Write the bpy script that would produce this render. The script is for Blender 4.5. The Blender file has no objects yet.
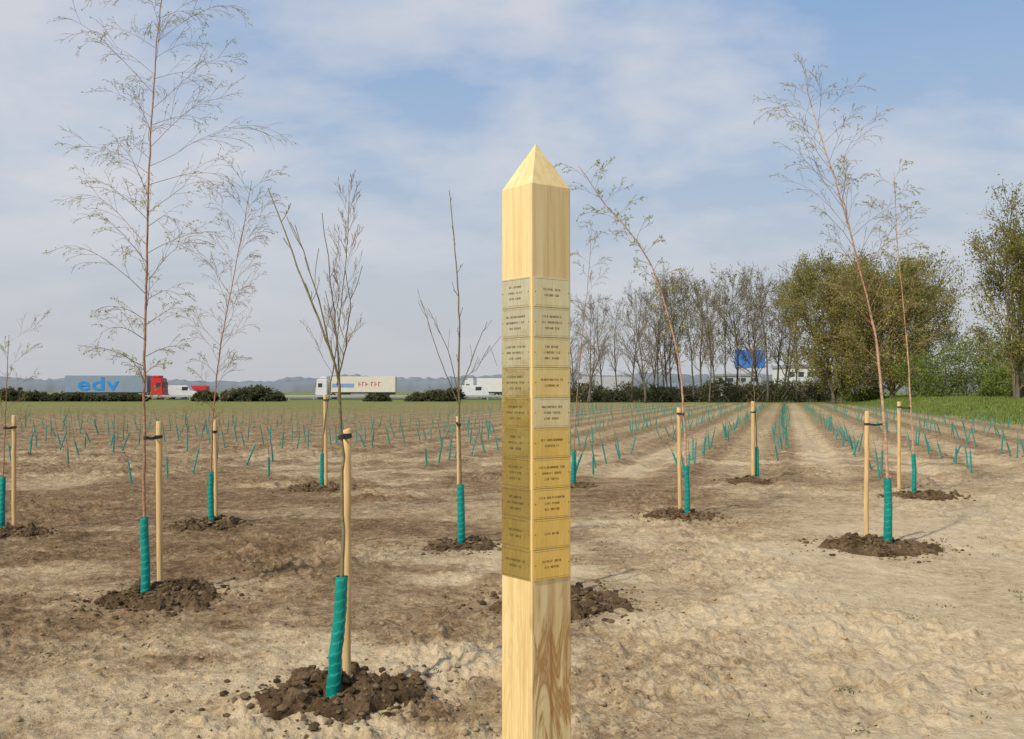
import bpy, math, random, time
import numpy as np
from mathutils import Vector, Matrix
T0=time.time()
def tick(s): print("TICK",s,round(time.time()-T0,1))
scene = bpy.context.scene
COL = scene.collection
F = 1000.0; CAMZ = 1.6; TH = math.atan(20.5/1000)

# ------------------------------------------------------------------ helpers
def P(px, py, d):
    a=(px-512)/F; b=(369.5-py)/F
    s=d/(math.cos(TH)-b*math.sin(TH))
    return Vector((a*s, d, CAMZ+s*(math.sin(TH)+b*math.cos(TH))))
def G(px, py):
    a=(px-512)/F; b=(369.5-py)/F; h=0
    for _ in range(6):
        s=-(CAMZ-h)/(math.sin(TH)+b*math.cos(TH))
        x=a*s; y=s*(math.cos(TH)-b*math.sin(TH)); h=.5*h+.5*gz(x,y)
    return x,y

def vn(x,y,seed=0):
    x=np.asarray(x,dtype=np.float64); y=np.asarray(y,dtype=np.float64)
    xi=np.floor(x).astype(np.int64); yi=np.floor(y).astype(np.int64)
    fx=x-xi; fy=y-yi; fx=fx*fx*(3-2*fx); fy=fy*fy*(3-2*fy)
    def h(a,b):
        k=(a*374761393+b*668265263+seed*144269504)&0xffffffff
        k=((k^(k>>13))*1274126177)&0xffffffff
        return ((k^(k>>16))&0xffffff)/float(0xffffff)
    return (h(xi,yi)*(1-fx)+h(xi+1,yi)*fx)*(1-fy)+(h(xi,yi+1)*(1-fx)+h(xi+1,yi+1)*fx)*fy
def fbm(x,y,seed=0,o=4):
    t=0;a=.5;n=0
    for i in range(o):
        t=t+a*vn(x*2**i,y*2**i,seed+i*17); n+=a; a*=.5
    return t/n
def ss(a,b,x):
    t=np.clip((x-a)/(b-a),0,1); return t*t*(3-2*t)

RA=math.radians(15.3); CR,SR=math.cos(RA),math.sin(RA)
def UV(x,y): return x*CR-y*SR, x*SR+y*CR
def verge(x,y): return .979*(x-24.5)-.2045*(y-50)

def ground_z(x,y):
    x=np.asarray(x,dtype=np.float64); y=np.asarray(y,dtype=np.float64)
    d=np.sqrt(x*x+y*y)
    u,v=UV(x,y)
    near=1-ss(30,90,d)
    z=(0.04*(fbm(x*.5,y*.5,3,3)-.5)-.015)*near
    rough=0.22+0.8*ss(.44,.62,fbm(x*.5+5,y*.5,31,3))+.3*ss(.1,-.35,x/np.maximum(y,1))
    c=fbm(x*6.5,y*6.5,9,4)
    z=z+0.06*np.maximum(c-.47,0)*rough*near*2.0
    c2=fbm(x*12+40,y*12,19,3); z=z+.05*np.maximum(c2-.5,0)*rough*near*2
    c3=fbm(x*24,y*24,29,2); z=z+.024*np.maximum(c3-.45,0)*rough*(1-ss(8,18,d))*2
    z=z-0.012*ss(.70,.8,vn(x*3.1,y*3.1,50))*near
    fld=ss(15,21,y+1.5*(vn(x*.4,y*.1,77)-.5))*(1-ss(100,118,y))*(1-ss(-3,-1,verge(x,y)))
    z=z+fld*(0.022*np.cos(2*np.pi*(u+1.9)/1.8)+0.022*np.cos(2*np.pi*(u)/.6)*(.5+fbm(u*2,v*.3,5,2)))*(1-.6*ss(50,110,y))*(.5+vn(u*.8,v*.15,83))
    bank=0.85*ss(0,6.5,verge(x,y)+1.4*(fbm(x*.3,y*.3,21,2)-.5))*ss(22,36,y)*(1-ss(128,150,y))
    bank=bank*(1+.25*(fbm(x*.8,y*.8,23,3)-.5))
    return z+bank
def gz(x,y): return float(ground_z(np.array([x]),np.array([y]))[0])

class MB:
    def __init__(s): s.v=[];s.f=[];s.m=[];s.c=[]
    def quad(s,a,b,c,d,m=0,col=.5):
        i=len(s.v); s.v+= [tuple(a),tuple(b),tuple(c),tuple(d)]; s.f.append((i,i+1,i+2,i+3)); s.m.append(m); s.c+=[col]*4
    def box(s,lo,hi,m=0,col=.5):
        x0,y0,z0=lo;x1,y1,z1=hi;i=len(s.v)
        s.v+=[(x0,y0,z0),(x1,y0,z0),(x1,y1,z0),(x0,y1,z0),(x0,y0,z1),(x1,y0,z1),(x1,y1,z1),(x0,y1,z1)]
        for f in [(0,3,2,1),(4,5,6,7),(0,1,5,4),(1,2,6,5),(2,3,7,6),(3,0,4,7)]:
            s.f.append(tuple(i+k for k in f)); s.m.append(m)
        s.c+=[col]*8
    def tube(s,pts,rad,n=5,m=0,cap=True,col=.5):
        base=len(s.v); N=len(pts); pr=None
        cs=[(math.cos(6.283185*j/n),math.sin(6.283185*j/n)) for j in range(n)]
        for k in range(N):
            if k==0: t=pts[1]-pts[0]
            elif k==N-1: t=pts[-1]-pts[-2]
            else: t=pts[k+1]-pts[k-1]
            if t.length<1e-9: t=Vector((0,0,1))
            t.normalize()
            if pr is None:
                ref=Vector((1,0,0)) if abs(t.x)<.8 else Vector((0,1,0))
            else: ref=pr
            a=(ref-t*ref.dot(t))
            if a.length<1e-6: a=t.orthogonal()
            a.normalize(); pr=a; b=t.cross(a); p=pts[k]; r=rad[k]
            for ca,sa in cs:
                ca*=r; sa*=r
                s.v.append((p.x+a.x*ca+b.x*sa,p.y+a.y*ca+b.y*sa,p.z+a.z*ca+b.z*sa)); s.c.append(col)
        for k in range(N-1):
            for j in range(n):
                j2=(j+1)%n
                s.f.append((base+k*n+j,base+k*n+j2,base+(k+1)*n+j2,base+(k+1)*n+j)); s.m.append(m)
        if cap:
            s.f.append(tuple(base+(N-1)*n+j for j in range(n))); s.m.append(m)
            s.f.append(tuple(base+j for j in reversed(range(n)))); s.m.append(m)
    def leaf(s,p,size,rng,m=0,asp=.6,col=None):
        u=rng.uniform
        ax,ay,az=u(-1,1),u(-1,1),u(-1,1); l=math.sqrt(ax*ax+ay*ay+az*az)+1e-6; k=size*.5/l; ax*=k;ay*=k;az*=k
        bx,by,bz=u(-1,1),u(-1,1),u(-1,1)
        cx_,cy_,cz_=ay*bz-az*by,az*bx-ax*bz,ax*by-ay*bx; l=math.sqrt(cx_*cx_+cy_*cy_+cz_*cz_)+1e-9; k=size*.5*asp/l; cx_*=k;cy_*=k;cz_*=k
        c=rng.random() if col is None else col
        x,y,z=p.x,p.y,p.z; i=len(s.v)
        s.v+=[(x-ax,y-ay,z-az),(x+cx_,y+cy_,z+cz_),(x+ax,y+ay,z+az),(x-cx_,y-cy_,z-cz_)]
        s.f.append((i,i+1,i+2,i+3)); s.m.append(m); s.c+=[c]*4
    def clod(s,p,r,rng,m=0,col=.5):
        i=len(s.v)
        for q in ICO_V:
            k=r*rng.uniform(.6,1.25)
            s.v.append((p.x+q[0]*k,p.y+q[1]*k,p.z+q[2]*k*.7)); s.c.append(col)
        for f in ICO_F: s.f.append((i+f[0],i+f[1],i+f[2])); s.m.append(m)
    def mesh(s,name,mats,smooth=False):
        me=bpy.data.meshes.new(name); me.from_pydata(s.v,[],s.f)
        for m in mats: me.materials.append(m)
        me.polygons.foreach_set("material_index",s.m)
        if smooth: me.polygons.foreach_set("use_smooth",[True]*len(s.f))
        at=me.attributes.new("var",'FLOAT','POINT'); at.data.foreach_set("value",s.c)
        me.update(); return me
g=(1+5**.5)/2; _n=math.sqrt(1+g*g)
ICO_V=[tuple(c/_n for c in q) for q in [(-1,g,0),(1,g,0),(-1,-g,0),(1,-g,0),(0,-1,g),(0,1,g),(0,-1,-g),(0,1,-g),(g,0,-1),(g,0,1),(-g,0,-1),(-g,0,1)]]
ICO_F=[(0,11,5),(0,5,1),(0,1,7),(0,7,10),(0,10,11),(1,5,9),(5,11,4),(11,10,2),(10,7,6),(7,1,8),(3,9,4),(3,4,2),(3,2,6),(3,6,8),(3,8,9),(4,9,5),(2,4,11),(6,2,10),(8,6,7),(9,8,1)]

def obj(name,me,loc=(0,0,0),parent=None,label=None,cat=None,group=None,kind=None,rot=None):
    o=bpy.data.objects.new(name,me); COL.objects.link(o); o.location=loc
    if rot: o.rotation_euler=rot
    if parent: o.parent=parent
    if label:o["label"]=label
    if cat:o["category"]=cat
    if group:o["group"]=group
    if kind:o["kind"]=kind
    return o
def empty(name,loc,label,cat,group=None,rot=None):
    o=obj(name,None,loc,None,label,cat,group,None,rot); o.empty_display_size=.2; return o

# ------------------------------------------------------------------ materials
def newmat(name):
    m=bpy.data.materials.new(name); m.use_nodes=True
    nt=m.node_tree; b=nt.nodes["Principled BSDF"]; return m,nt,b
def noise(nt,scale,detail=4,rough=.55,vec=None,dist=0):
    n=nt.nodes.new("ShaderNodeTexNoise"); n.inputs["Scale"].default_value=scale; n.inputs["Detail"].default_value=detail
    n.inputs["Roughness"].default_value=rough; n.inputs["Distortion"].default_value=dist
    if vec: nt.links.new(vec,n.inputs["Vector"])
    return n.outputs["Fac"]
def ramp(nt,fac,stops):
    r=nt.nodes.new("ShaderNodeValToRGB"); e=r.color_ramp.elements
    while len(e)<len(stops): e.new(.5)
    for i,(p,c) in enumerate(stops):
        e[i].position=p; e[i].color=(c[0],c[1],c[2],1) if not isinstance(c,(int,float)) else (c,c,c,1)
    nt.links.new(fac,r.inputs["Fac"]); return r.outputs["Color"]
def mix(nt,fac,a,b,mode='MIX'):
    n=nt.nodes.new("ShaderNodeMix"); n.data_type='RGBA'; n.blend_type=mode
    for s,i in ((fac,0),(a,6),(b,7)):
        if isinstance(s,bpy.types.NodeSocket): nt.links.new(s,n.inputs[i])
        elif isinstance(s,(int,float)): n.inputs[i].default_value=s if i==0 else (s,s,s,1)
        else: n.inputs[i].default_value=(s[0],s[1],s[2],1)
    return n.outputs[2]
def mth(nt,op,a,b=None,clamp=False):
    n=nt.nodes.new("ShaderNodeMath"); n.operation=op; n.use_clamp=clamp
    for s,i in ((a,0),(b,1)):
        if s is None: continue
        if isinstance(s,(int,float)): n.inputs[i].default_value=s
        else: nt.links.new(s,n.inputs[i])
    return n.outputs[0]
def ocoord(nt,scale=(1,1,1)):
    t=nt.nodes.new("ShaderNodeTexCoord"); m=nt.nodes.new("ShaderNodeMapping"); m.inputs["Scale"].default_value=scale
    nt.links.new(t.outputs["Object"],m.inputs["Vector"]); return m.outputs["Vector"]
def bump(nt,b,h,strength=.3,dist=.01):
    n=nt.nodes.new("ShaderNodeBump"); n.inputs["Strength"].default_value=strength; n.inputs["Distance"].default_value=dist
    nt.links.new(h,n.inputs["Height"]); nt.links.new(n.outputs["Normal"],b.inputs["Normal"])
def attr(nt,name):
    n=nt.nodes.new("ShaderNodeAttribute"); n.attribute_name=name; return n.outputs["Fac"]
def simple(name,c1,c2=None,scale=8,rough=.8,metal=0,bs=0,useattr=False,coord=(1,1,1)):
    m,nt,b=newmat(name); b.inputs["Roughness"].default_value=rough; b.inputs["Metallic"].default_value=metal
    if rough>.6: b.inputs["Specular IOR Level"].default_value=.25
    if c2 is None: c2=tuple(x*.75 for x in c1)
    f=attr(nt,"var") if useattr else noise(nt,scale,5,.6,ocoord(nt,coord))
    nt.links.new(ramp(nt,f,[(.0 if useattr else .3,c2),(1. if useattr else .7,c1)]),b.inputs["Base Color"])
    if bs: bump(nt,b,noise(nt,scale*2,5,.6,ocoord(nt,coord)),bs,.01)
    return m
def leafmat(name,c1,c2,tr=.35):
    m,nt,b=newmat(name); b.inputs["Roughness"].default_value=.7; b.inputs["Specular IOR Level"].default_value=.2
    c=ramp(nt,attr(nt,"var"),[(0,c2),(1,c1)])
    nt.links.new(c,b.inputs["Base Color"])
    t=nt.nodes.new("ShaderNodeBsdfTranslucent"); nt.links.new(c,t.inputs["Color"])
    ms=nt.nodes.new("ShaderNodeMixShader"); ms.inputs[0].default_value=tr
    nt.links.new(b.outputs[0],ms.inputs[1]); nt.links.new(t.outputs[0],ms.inputs[2])
    nt.links.new(ms.outputs[0],nt.nodes["Material Output"].inputs["Surface"]); return m

GM,nt,b=newmat("field_soil"); b.inputs["Roughness"].default_value=.95; b.inputs["Specular IOR Level"].default_value=.1
oc=ocoord(nt)
L=attr(nt,"soil"); gr=attr(nt,"grass")
n1=noise(nt,1.6,8,.68,oc); n2=noise(nt,9,6,.7,oc); n3=noise(nt,38,5,.7,oc)
f=mth(nt,'ADD',L,mth(nt,'MULTIPLY',mth(nt,'SUBTRACT',n1,.5),.85))
f=mth(nt,'ADD',f,mth(nt,'MULTIPLY',mth(nt,'SUBTRACT',n2,.5),1.15))
f=mth(nt,'ADD',f,mth(nt,'MULTIPLY',mth(nt,'SUBTRACT',n3,.5),.9),clamp=True)
sc=ramp(nt,f,[(0,(.115,.066,.032)),(.22,(.215,.137,.070)),(.45,(.36,.252,.140)),(.72,(.57,.435,.262)),(1,(.68,.54,.35))])
gn=noise(nt,.5,8,.7,oc); gn2=noise(nt,6,5,.75,oc)
gc=ramp(nt,mth(nt,'ADD',mth(nt,'MULTIPLY',gn,.55),mth(nt,'MULTIPLY',gn2,.45)),[(.36,(.09,.13,.025)),(.48,(.15,.20,.04)),(.6,(.23,.245,.075)),(.7,(.31,.28,.12))])
gf=mth(nt,'ADD',gr,mth(nt,'MULTIPLY',mth(nt,'SUBTRACT',gn2,.5),.6),clamp=True)
gf=mth(nt,'MULTIPLY',gf,mth(nt,'GREATER_THAN',gr,.01))
nt.links.new(mix(nt,gf,sc,gc),b.inputs["Base Color"])
hh=mth(nt,'ADD',n2,mth(nt,'MULTIPLY',n3,.55)); bump(nt,b,hh,.9,.045)

MOUND,nt,b=newmat("dug_soil"); b.inputs["Roughness"].default_value=.97; b.inputs["Specular IOR Level"].default_value=.1
oc=ocoord(nt); f=mth(nt,'ADD',mth(nt,'MULTIPLY',noise(nt,9,7,.7,oc),.6),mth(nt,'MULTIPLY',attr(nt,"var"),.4))
nt.links.new(ramp(nt,f,[(.3,(.07,.043,.022)),(.5,(.155,.10,.052)),(.66,(.27,.185,.105)),(.82,(.42,.31,.185))]),b.inputs["Base Color"])
bump(nt,b,noise(nt,30,6,.75,oc),1.,.035)
CLOD,nt,b=newmat("loose_clod"); b.inputs["Roughness"].default_value=.97; b.inputs["Specular IOR Level"].default_value=.1
nt.links.new(ramp(nt,attr(nt,"var"),[(0,(.16,.10,.052)),(.5,(.34,.24,.135)),(1,(.56,.43,.27))]),b.inputs["Base Color"])
bump(nt,b,noise(nt,60,4,.7,ocoord(nt)),.9,.02)

WOOD,nt,b=newmat("pale_timber"); b.inputs["Roughness"].default_value=.6; b.inputs["Specular IOR Level"].default_value=.3
v1=ocoord(nt,(20,20,.9)); v2=ocoord(nt,(75,75,1.6)); v3=ocoord(nt,(17,17,2.6))
g1=noise(nt,1,4,.55,v1,1.2); g2=noise(nt,2,3,.6,v2,.3); g3=noise(nt,1,4,.55,v3,2.6)
f=mth(nt,'ADD',mth(nt,'MULTIPLY',g1,.6),mth(nt,'MULTIPLY',g2,.4))
c=ramp(nt,f,[(.34,(.56,.38,.145)),(.45,(.74,.55,.25)),(.58,(.82,.65,.335)),(.72,(.86,.72,.42))])
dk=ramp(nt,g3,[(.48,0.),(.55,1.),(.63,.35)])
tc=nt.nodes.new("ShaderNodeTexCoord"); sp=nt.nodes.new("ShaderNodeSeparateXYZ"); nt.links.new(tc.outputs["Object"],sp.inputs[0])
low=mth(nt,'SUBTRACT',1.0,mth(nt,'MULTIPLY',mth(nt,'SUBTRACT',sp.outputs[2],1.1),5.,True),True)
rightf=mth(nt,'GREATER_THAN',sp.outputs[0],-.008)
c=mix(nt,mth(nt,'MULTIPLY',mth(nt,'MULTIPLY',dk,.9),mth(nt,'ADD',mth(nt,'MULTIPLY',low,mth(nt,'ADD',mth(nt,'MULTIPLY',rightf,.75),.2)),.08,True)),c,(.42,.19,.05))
# brown vertical resin stain running down the right-hand face under the plates
sx_=mth(nt,'ABSOLUTE',mth(nt,'ADD',mth(nt,'SUBTRACT',sp.outputs[0],.030),mth(nt,'MULTIPLY',mth(nt,'SUBTRACT',noise(nt,1,3,.6,ocoord(nt,(3,3,9))),.5),.02)))
st_=mth(nt,'MULTIPLY',mth(nt,'SUBTRACT',1.0,mth(nt,'DIVIDE',sx_,.0055),True),mth(nt,'MULTIPLY',low,rightf))
c=mix(nt,mth(nt,'MULTIPLY',st_,.75),c,(.34,.14,.035))
vo=nt.nodes.new("ShaderNodeTexVoronoi"); vo.inputs["Scale"].default_value=1; nt.links.new(ocoord(nt,(9,9,3.2)),vo.inputs["Vector"])
kn=ramp(nt,vo.outputs["Distance"],[(.05,1.),(.1,0.)])
c=mix(nt,mth(nt,'MULTIPLY',kn,.5),c,(.34,.18,.07))
nt.links.new(c,b.inputs["Base Color"]); bump(nt,b,f,.2,.002)

BRASS,nt,b=newmat("brass"); b.inputs["Metallic"].default_value=.85
oi=nt.nodes.new("ShaderNodeObjectInfo")
bn=noise(nt,6,5,.6,ocoord(nt,(40,40,3)))
c=mix(nt,1.0,ramp(nt,bn,[(.3,(.8,.8,.8)),(.7,(1.,1.,1.))]),oi.outputs["Color"],'MULTIPLY')
nt.links.new(c,b.inputs["Base Color"])
nt.links.new(ramp(nt,noise(nt,14,4,.6,ocoord(nt)),[(.3,.12),(.7,.28)]),b.inputs["Roughness"])
bump(nt,b,noise(nt,14,3,.5,ocoord(nt)),.25,.01)
ENG=simple("engraved_black",(.10,.075,.035),(.07,.05,.02),rough=.7)
STAKE=simple("stake_wood",(.74,.52,.26),(.52,.33,.13),scale=3,rough=.75,coord=(14,14,1.5),bs=.2)
STAKE2=simple("stake_wood_end",(.74,.55,.31),(.6,.42,.2),scale=20,rough=.8)
STRAP=simple("rubber_strap",(.03,.03,.032),(.015,.015,.015),rough=.6)
GUARD,nt,b=newmat("teal_plastic"); b.inputs["Roughness"].default_value=.5; b.inputs["Specular IOR Level"].default_value=.3
nt.links.new(ramp(nt,noise(nt,14,4,.6,ocoord(nt)),[(.3,(.0,.19,.155)),(.7,(.006,.30,.245))]),b.inputs["Base Color"])
SEEDG=simple("teal_seedling_guard",(.02,.27,.22),(.03,.20,.16),scale=5,rough=.6)
BARKR=simple("reddish_birch_bark",(.46,.25,.15),(.22,.11,.065),scale=3,rough=.8,coord=(9,9,20))
BARKW=simple("pale_birch_bark",(.62,.40,.27),(.30,.16,.10),scale=2.2,rough=.8,coord=(5,5,22))
BARKG=simple("grey_green_bark",(.26,.22,.11),(.13,.105,.055),scale=5,rough=.8,coord=(8,8,10))
TWIGR=simple("brown_twig",(.30,.18,.10),(.18,.10,.06),scale=5,rough=.8)
TWIGG=simple("grey_brown_twig",(.23,.18,.115),(.13,.10,.065),scale=5,rough=.8)
BUD=leafmat("spring_leaf",(.46,.54,.13),(.29,.33,.08))
FBARK=simple("far_bark",(.18,.145,.105),(.11,.09,.07),scale=1,rough=.9)
FTWIG=simple("far_twig",(.21,.175,.12),(.15,.125,.09),scale=.3,rough=.9)
FLEAF=leafmat("far_bud_leaf",(.28,.26,.10),(.17,.145,.07))
WTWIG=simple("willow_twig",(.26,.22,.10),(.18,.15,.07),scale=.3,rough=.9)
WLEAF=leafmat("willow_leaf",(.38,.34,.095),(.19,.175,.05),.45)
GLEAF=leafmat("green_leaf",(.26,.31,.065),(.10,.135,.03),.4)
HLEAF=leafmat("hedge_leaf",(.13,.135,.06),(.06,.065,.035))
GRASS=leafmat("verge_grass_blade",(.30,.35,.09),(.13,.18,.04))
STRAW=leafmat("weed_leaf",(.16,.18,.05),(.09,.10,.03))
DISTL=simple("distant_wood_haze_tint",(.20,.225,.26),(.165,.19,.22),scale=.03,rough=1)  # aerial haze put into the base colour as a bluish grey tint

# ------------------------------------------------------------------ ground
def soilmaps(x,y):
    u,v=UV(x,y); ys=np.maximum(y,.5)
    a=np.clip(x/ys,-.6,.6)
    hi=14+15*(a+.08)+7*(fbm(x*.35,y*.35,61,3)-.5)
    near=1-ss(hi*.5,np.maximum(hi,hi*.5+1),y)
    pat=ss(.47,.61,fbm(x*.75+3,y*1.0,71,4))
    L=.24+.58*near-.42*pat*near*(1-.75*ss(-.1,.35,a))-.12*ss(.0,-.4,a)*near
    pale=ss(.52,.66,fbm(x*.5+9,y*.9,72,4)); L=L+.24*pale*(1-near)*(1-ss(20,34,y))
    fld=ss(14,22,y)
    lane=.5+.5*np.cos(2*np.pi*(u+1.0)/1.8+1.2*(fbm(u*.3,v*.08,84,2)-.5))
    right=ss(-.25,.2,a)
    L=L+fld*(.08+.19*right*lane*(.3+1.2*fbm(u*.8,v*.12,81,3))+.08*lane)
    L=L+fld*.14*np.exp(-((u-.8)/.8)**2)
    L=L-.04*ss(30,80,y)*(1-.5*right)
    vg=verge(x,y)
    gv=ss(-.6,1.,vg+1.6*(fbm(x*.4,y*.4,91,3)-.5))*ss(20,34,y)
    gv=np.maximum(gv,ss(114,120,y+5*(fbm(x*.1,y*.1,92,2)-.5))*.8)
    gv=np.maximum(gv,(.66*ss(46,86,y+14*(fbm(x*.05,y*.1,93,2)-.5)))*(.55+.6*fbm(x*.06,y*.3,94,3))*(1-.45*right))
    gv=np.maximum(gv,.20*ss(28,55,y)*ss(.45,.6,fbm(u*1.1,v*.05,95,3)))
    return np.clip(L,0,1),gv
def ground():
    rr=list(np.linspace(.4,3.6,12)); r=3.6
    while r<50: rr.append(r); r*=1.0042
    while r<190: rr.append(r); r*=1.014
    while r<5000: rr.append(r); r*=1.09
    rr=np.array(rr)
    fr=math.radians(34)
    ang=np.array(list(np.linspace(-fr,fr,680))+list(np.linspace(fr,2*math.pi-fr,80)[1:-1])); NA=len(ang); NR=len(rr)
    RR,AA=np.meshgrid(rr,ang,indexing='ij')
    X=RR*np.sin(AA); Y=RR*np.cos(AA)
    Z=ground_z(X,Y)
    co=np.stack([X.ravel(),Y.ravel(),Z.ravel()],1)
    co=np.vstack([co,[0,0,0]])
    i=np.arange(NR-1)[:,None]; j=np.arange(NA)[None,:]; j2=(j+1)%NA
    q=np.stack([i*NA+j,i*NA+j2,(i+1)*NA+j2,(i+1)*NA+j],-1).reshape(-1,4)[:,::-1]
    tri=np.stack([np.full(NA,NR*NA),np.arange(NA),(np.arange(NA)+1)%NA],1)[:,::-1]
    me=bpy.data.meshes.new("ground")
    me.vertices.add(len(co)); me.vertices.foreach_set("co",co.ravel())
    nl=q.size+tri.size; me.loops.add(nl); me.loops.foreach_set("vertex_index",np.concatenate([q.ravel(),tri.ravel()]).astype(np.int32))
    me.polygons.add(len(q)+len(tri))
    st=np.concatenate([np.arange(len(q))*4,len(q)*4+np.arange(len(tri))*3]).astype(np.int32)
    me.polygons.foreach_set("loop_start",st)
    me.update(calc_edges=True)
    me.polygons.foreach_set("use_smooth",np.ones(len(me.polygons),dtype=bool))
    x=co[:,0]; y=co[:,1]
    L,gv=soilmaps(x,y)
    a=me.attributes.new("soil",'FLOAT','POINT'); a.data.foreach_set("value",L)
    a=me.attributes.new("grass",'FLOAT','POINT'); a.data.foreach_set("value",gv)
    me.materials.append(GM)
    obj("ground",me,kind="structure")
ground()
tick("ground")
def excl_clods():
    mb=MB(); rng=random.Random(3)
    N=44000
    ys=np.array([4+24*rng.random()**1.7 for _ in range(N)]); xs=np.array([rng.uniform(-.60,.60) for _ in range(N)])*ys
    L,_g=soilmaps(xs,ys); Z=ground_z(xs,ys); cl=ss(.42,.60,fbm(xs*.9,ys*.9,41,3))
    for i in range(N):
        pr=(1.0-L[i])*float(cl[i])*.85+.06
        if rng.random()>pr: continue
        r=min(.024,.004+.005*rng.expovariate(1.0))
        mb.clod(Vector((xs[i],ys[i],Z[i]+r*.05)),r,rng,0,min(1,max(0,L[i]*.9+.14+rng.uniform(-.22,.22))))
    obj("soil_clods",mb.mesh("soil_clods",[CLOD],True),kind="stuff",label="loose dry soil clods scattered over the bare ground",cat="soil clods")
    mb=MB()
    for _ in range(110):
        y=4.4+16*rng.random()**1.3; x=rng.uniform(-.55,.55)*y; z=gz(x,y)
        for k in range(rng.randint(8,22)):
            p=Vector((x+rng.gauss(0,.035),y+rng.gauss(0,.035),z+rng.uniform(0,.02)))
            mb.leaf(p,rng.uniform(.012,.03),rng,0,.4)
    obj("small_weeds",mb.mesh("small_weeds",[STRAW]),kind="stuff",label="sparse small green weeds on bare soil",cat="weeds")
excl_clods()
tick("clods")

# ------------------------------------------------------------------ tree growing
def grow(mb,p,d,Ln,r,lev,cfg,rng,leafmb):
    n=max(3,int(3+cfg['seg']*(1 if lev>0 else 1.6)))
    if lev==cfg['maxlev'] and cfg.get('fast'): n=3
    pts=[p.copy()]; rad=[r]; d=d.normalized(); st=Ln/n
    for i in range(n):
        t=(i+1)/n
        d=d+Vector((rng.gauss(0,cfg['jit']),rng.gauss(0,cfg['jit']),rng.gauss(0,cfg['jit'])*.7))
        d.z+=cfg['up']*(1-t)-cfg['droop']*t
        d.normalize(); p=p+d*st; pts.append(p.copy()); rad.append(max(cfg['rmin'],r*(1-.8*t)))
    mb.tube(pts,rad,cfg['sides'][min(lev,2)],cfg['mat'],cap=False)
    if lev<cfg['maxlev']:
        nk=cfg['kids'][lev]; nk=max(1,int(round(nk*rng.uniform(.75,1.25))))
        for k in range(nk):
            t=.22+.74*(k+rng.random())/nk
            f=t*n; i=min(int(f),n-1); q=pts[i].lerp(pts[i+1],f-i); dd=(pts[i+1]-pts[i]).normalized()
            o=dd.orthogonal().normalized(); an=rng.random()*6.283
            o=(o*math.cos(an)+dd.cross(o)*math.sin(an))
            sp=cfg['spread']*rng.uniform(.7,1.25)
            grow(mb,q,dd*math.cos(sp)+o*math.sin(sp),Ln*cfg['ratio']*(1.15-.6*t)*rng.uniform(.7,1.2),max(cfg['rmin'],rad[i]*.6),lev+1,cfg,rng,leafmb)
    if leafmb is not None and lev>=cfg['maxlev']-1 and cfg['leaf']>0:
        k=cfg['leaf']*rng.uniform(.6,1.4)*(1 if lev==cfg['maxlev'] else .6)
        k=int(k)+(1 if rng.random()<k-int(k) else 0)
        cb=rng.random()
        for _ in range(k):
            f=rng.uniform(.25,1)*n; i=min(int(f),n-1); q=pts[i].lerp(pts[i+1],f-i)
            s=cfg['lsig']; leafmb.leaf(q+Vector((rng.gauss(0,s),rng.gauss(0,s),rng.gauss(0,s))),cfg['lsize']*rng.uniform(.6,1.3),rng,1,.6,cb*.5+rng.random()*.5)

def guard_mesh(pts,r,mat):
    mb=MB(); N=64; P2=[]
    for i in range(N+1):
        t=i/N; f=t*(len(pts)-1); k=min(int(f),len(pts)-2); P2.append(pts[k].lerp(pts[k+1],f-k))
    n=18; turns=12
    for i,q in enumerate(P2):
        t=i/N
        for j in range(n):
            an=2*math.pi*j/n
            ph=(t*turns - j/n)%1.0
            rr=r*(1.0-.16*t)*(1+.11*ph)
            mb.v.append((q.x+rr*math.cos(an),q.y+rr*math.sin(an),q.z)); mb.c.append(.5)
    for i in range(N):
        for j in range(n):
            j2=(j+1)%n; mb.f.append((i*n+j,i*n+j2,(i+1)*n+j2,(i+1)*n+j)); mb.m.append(0)
    return mb.mesh("tree_guard",[mat])

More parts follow.
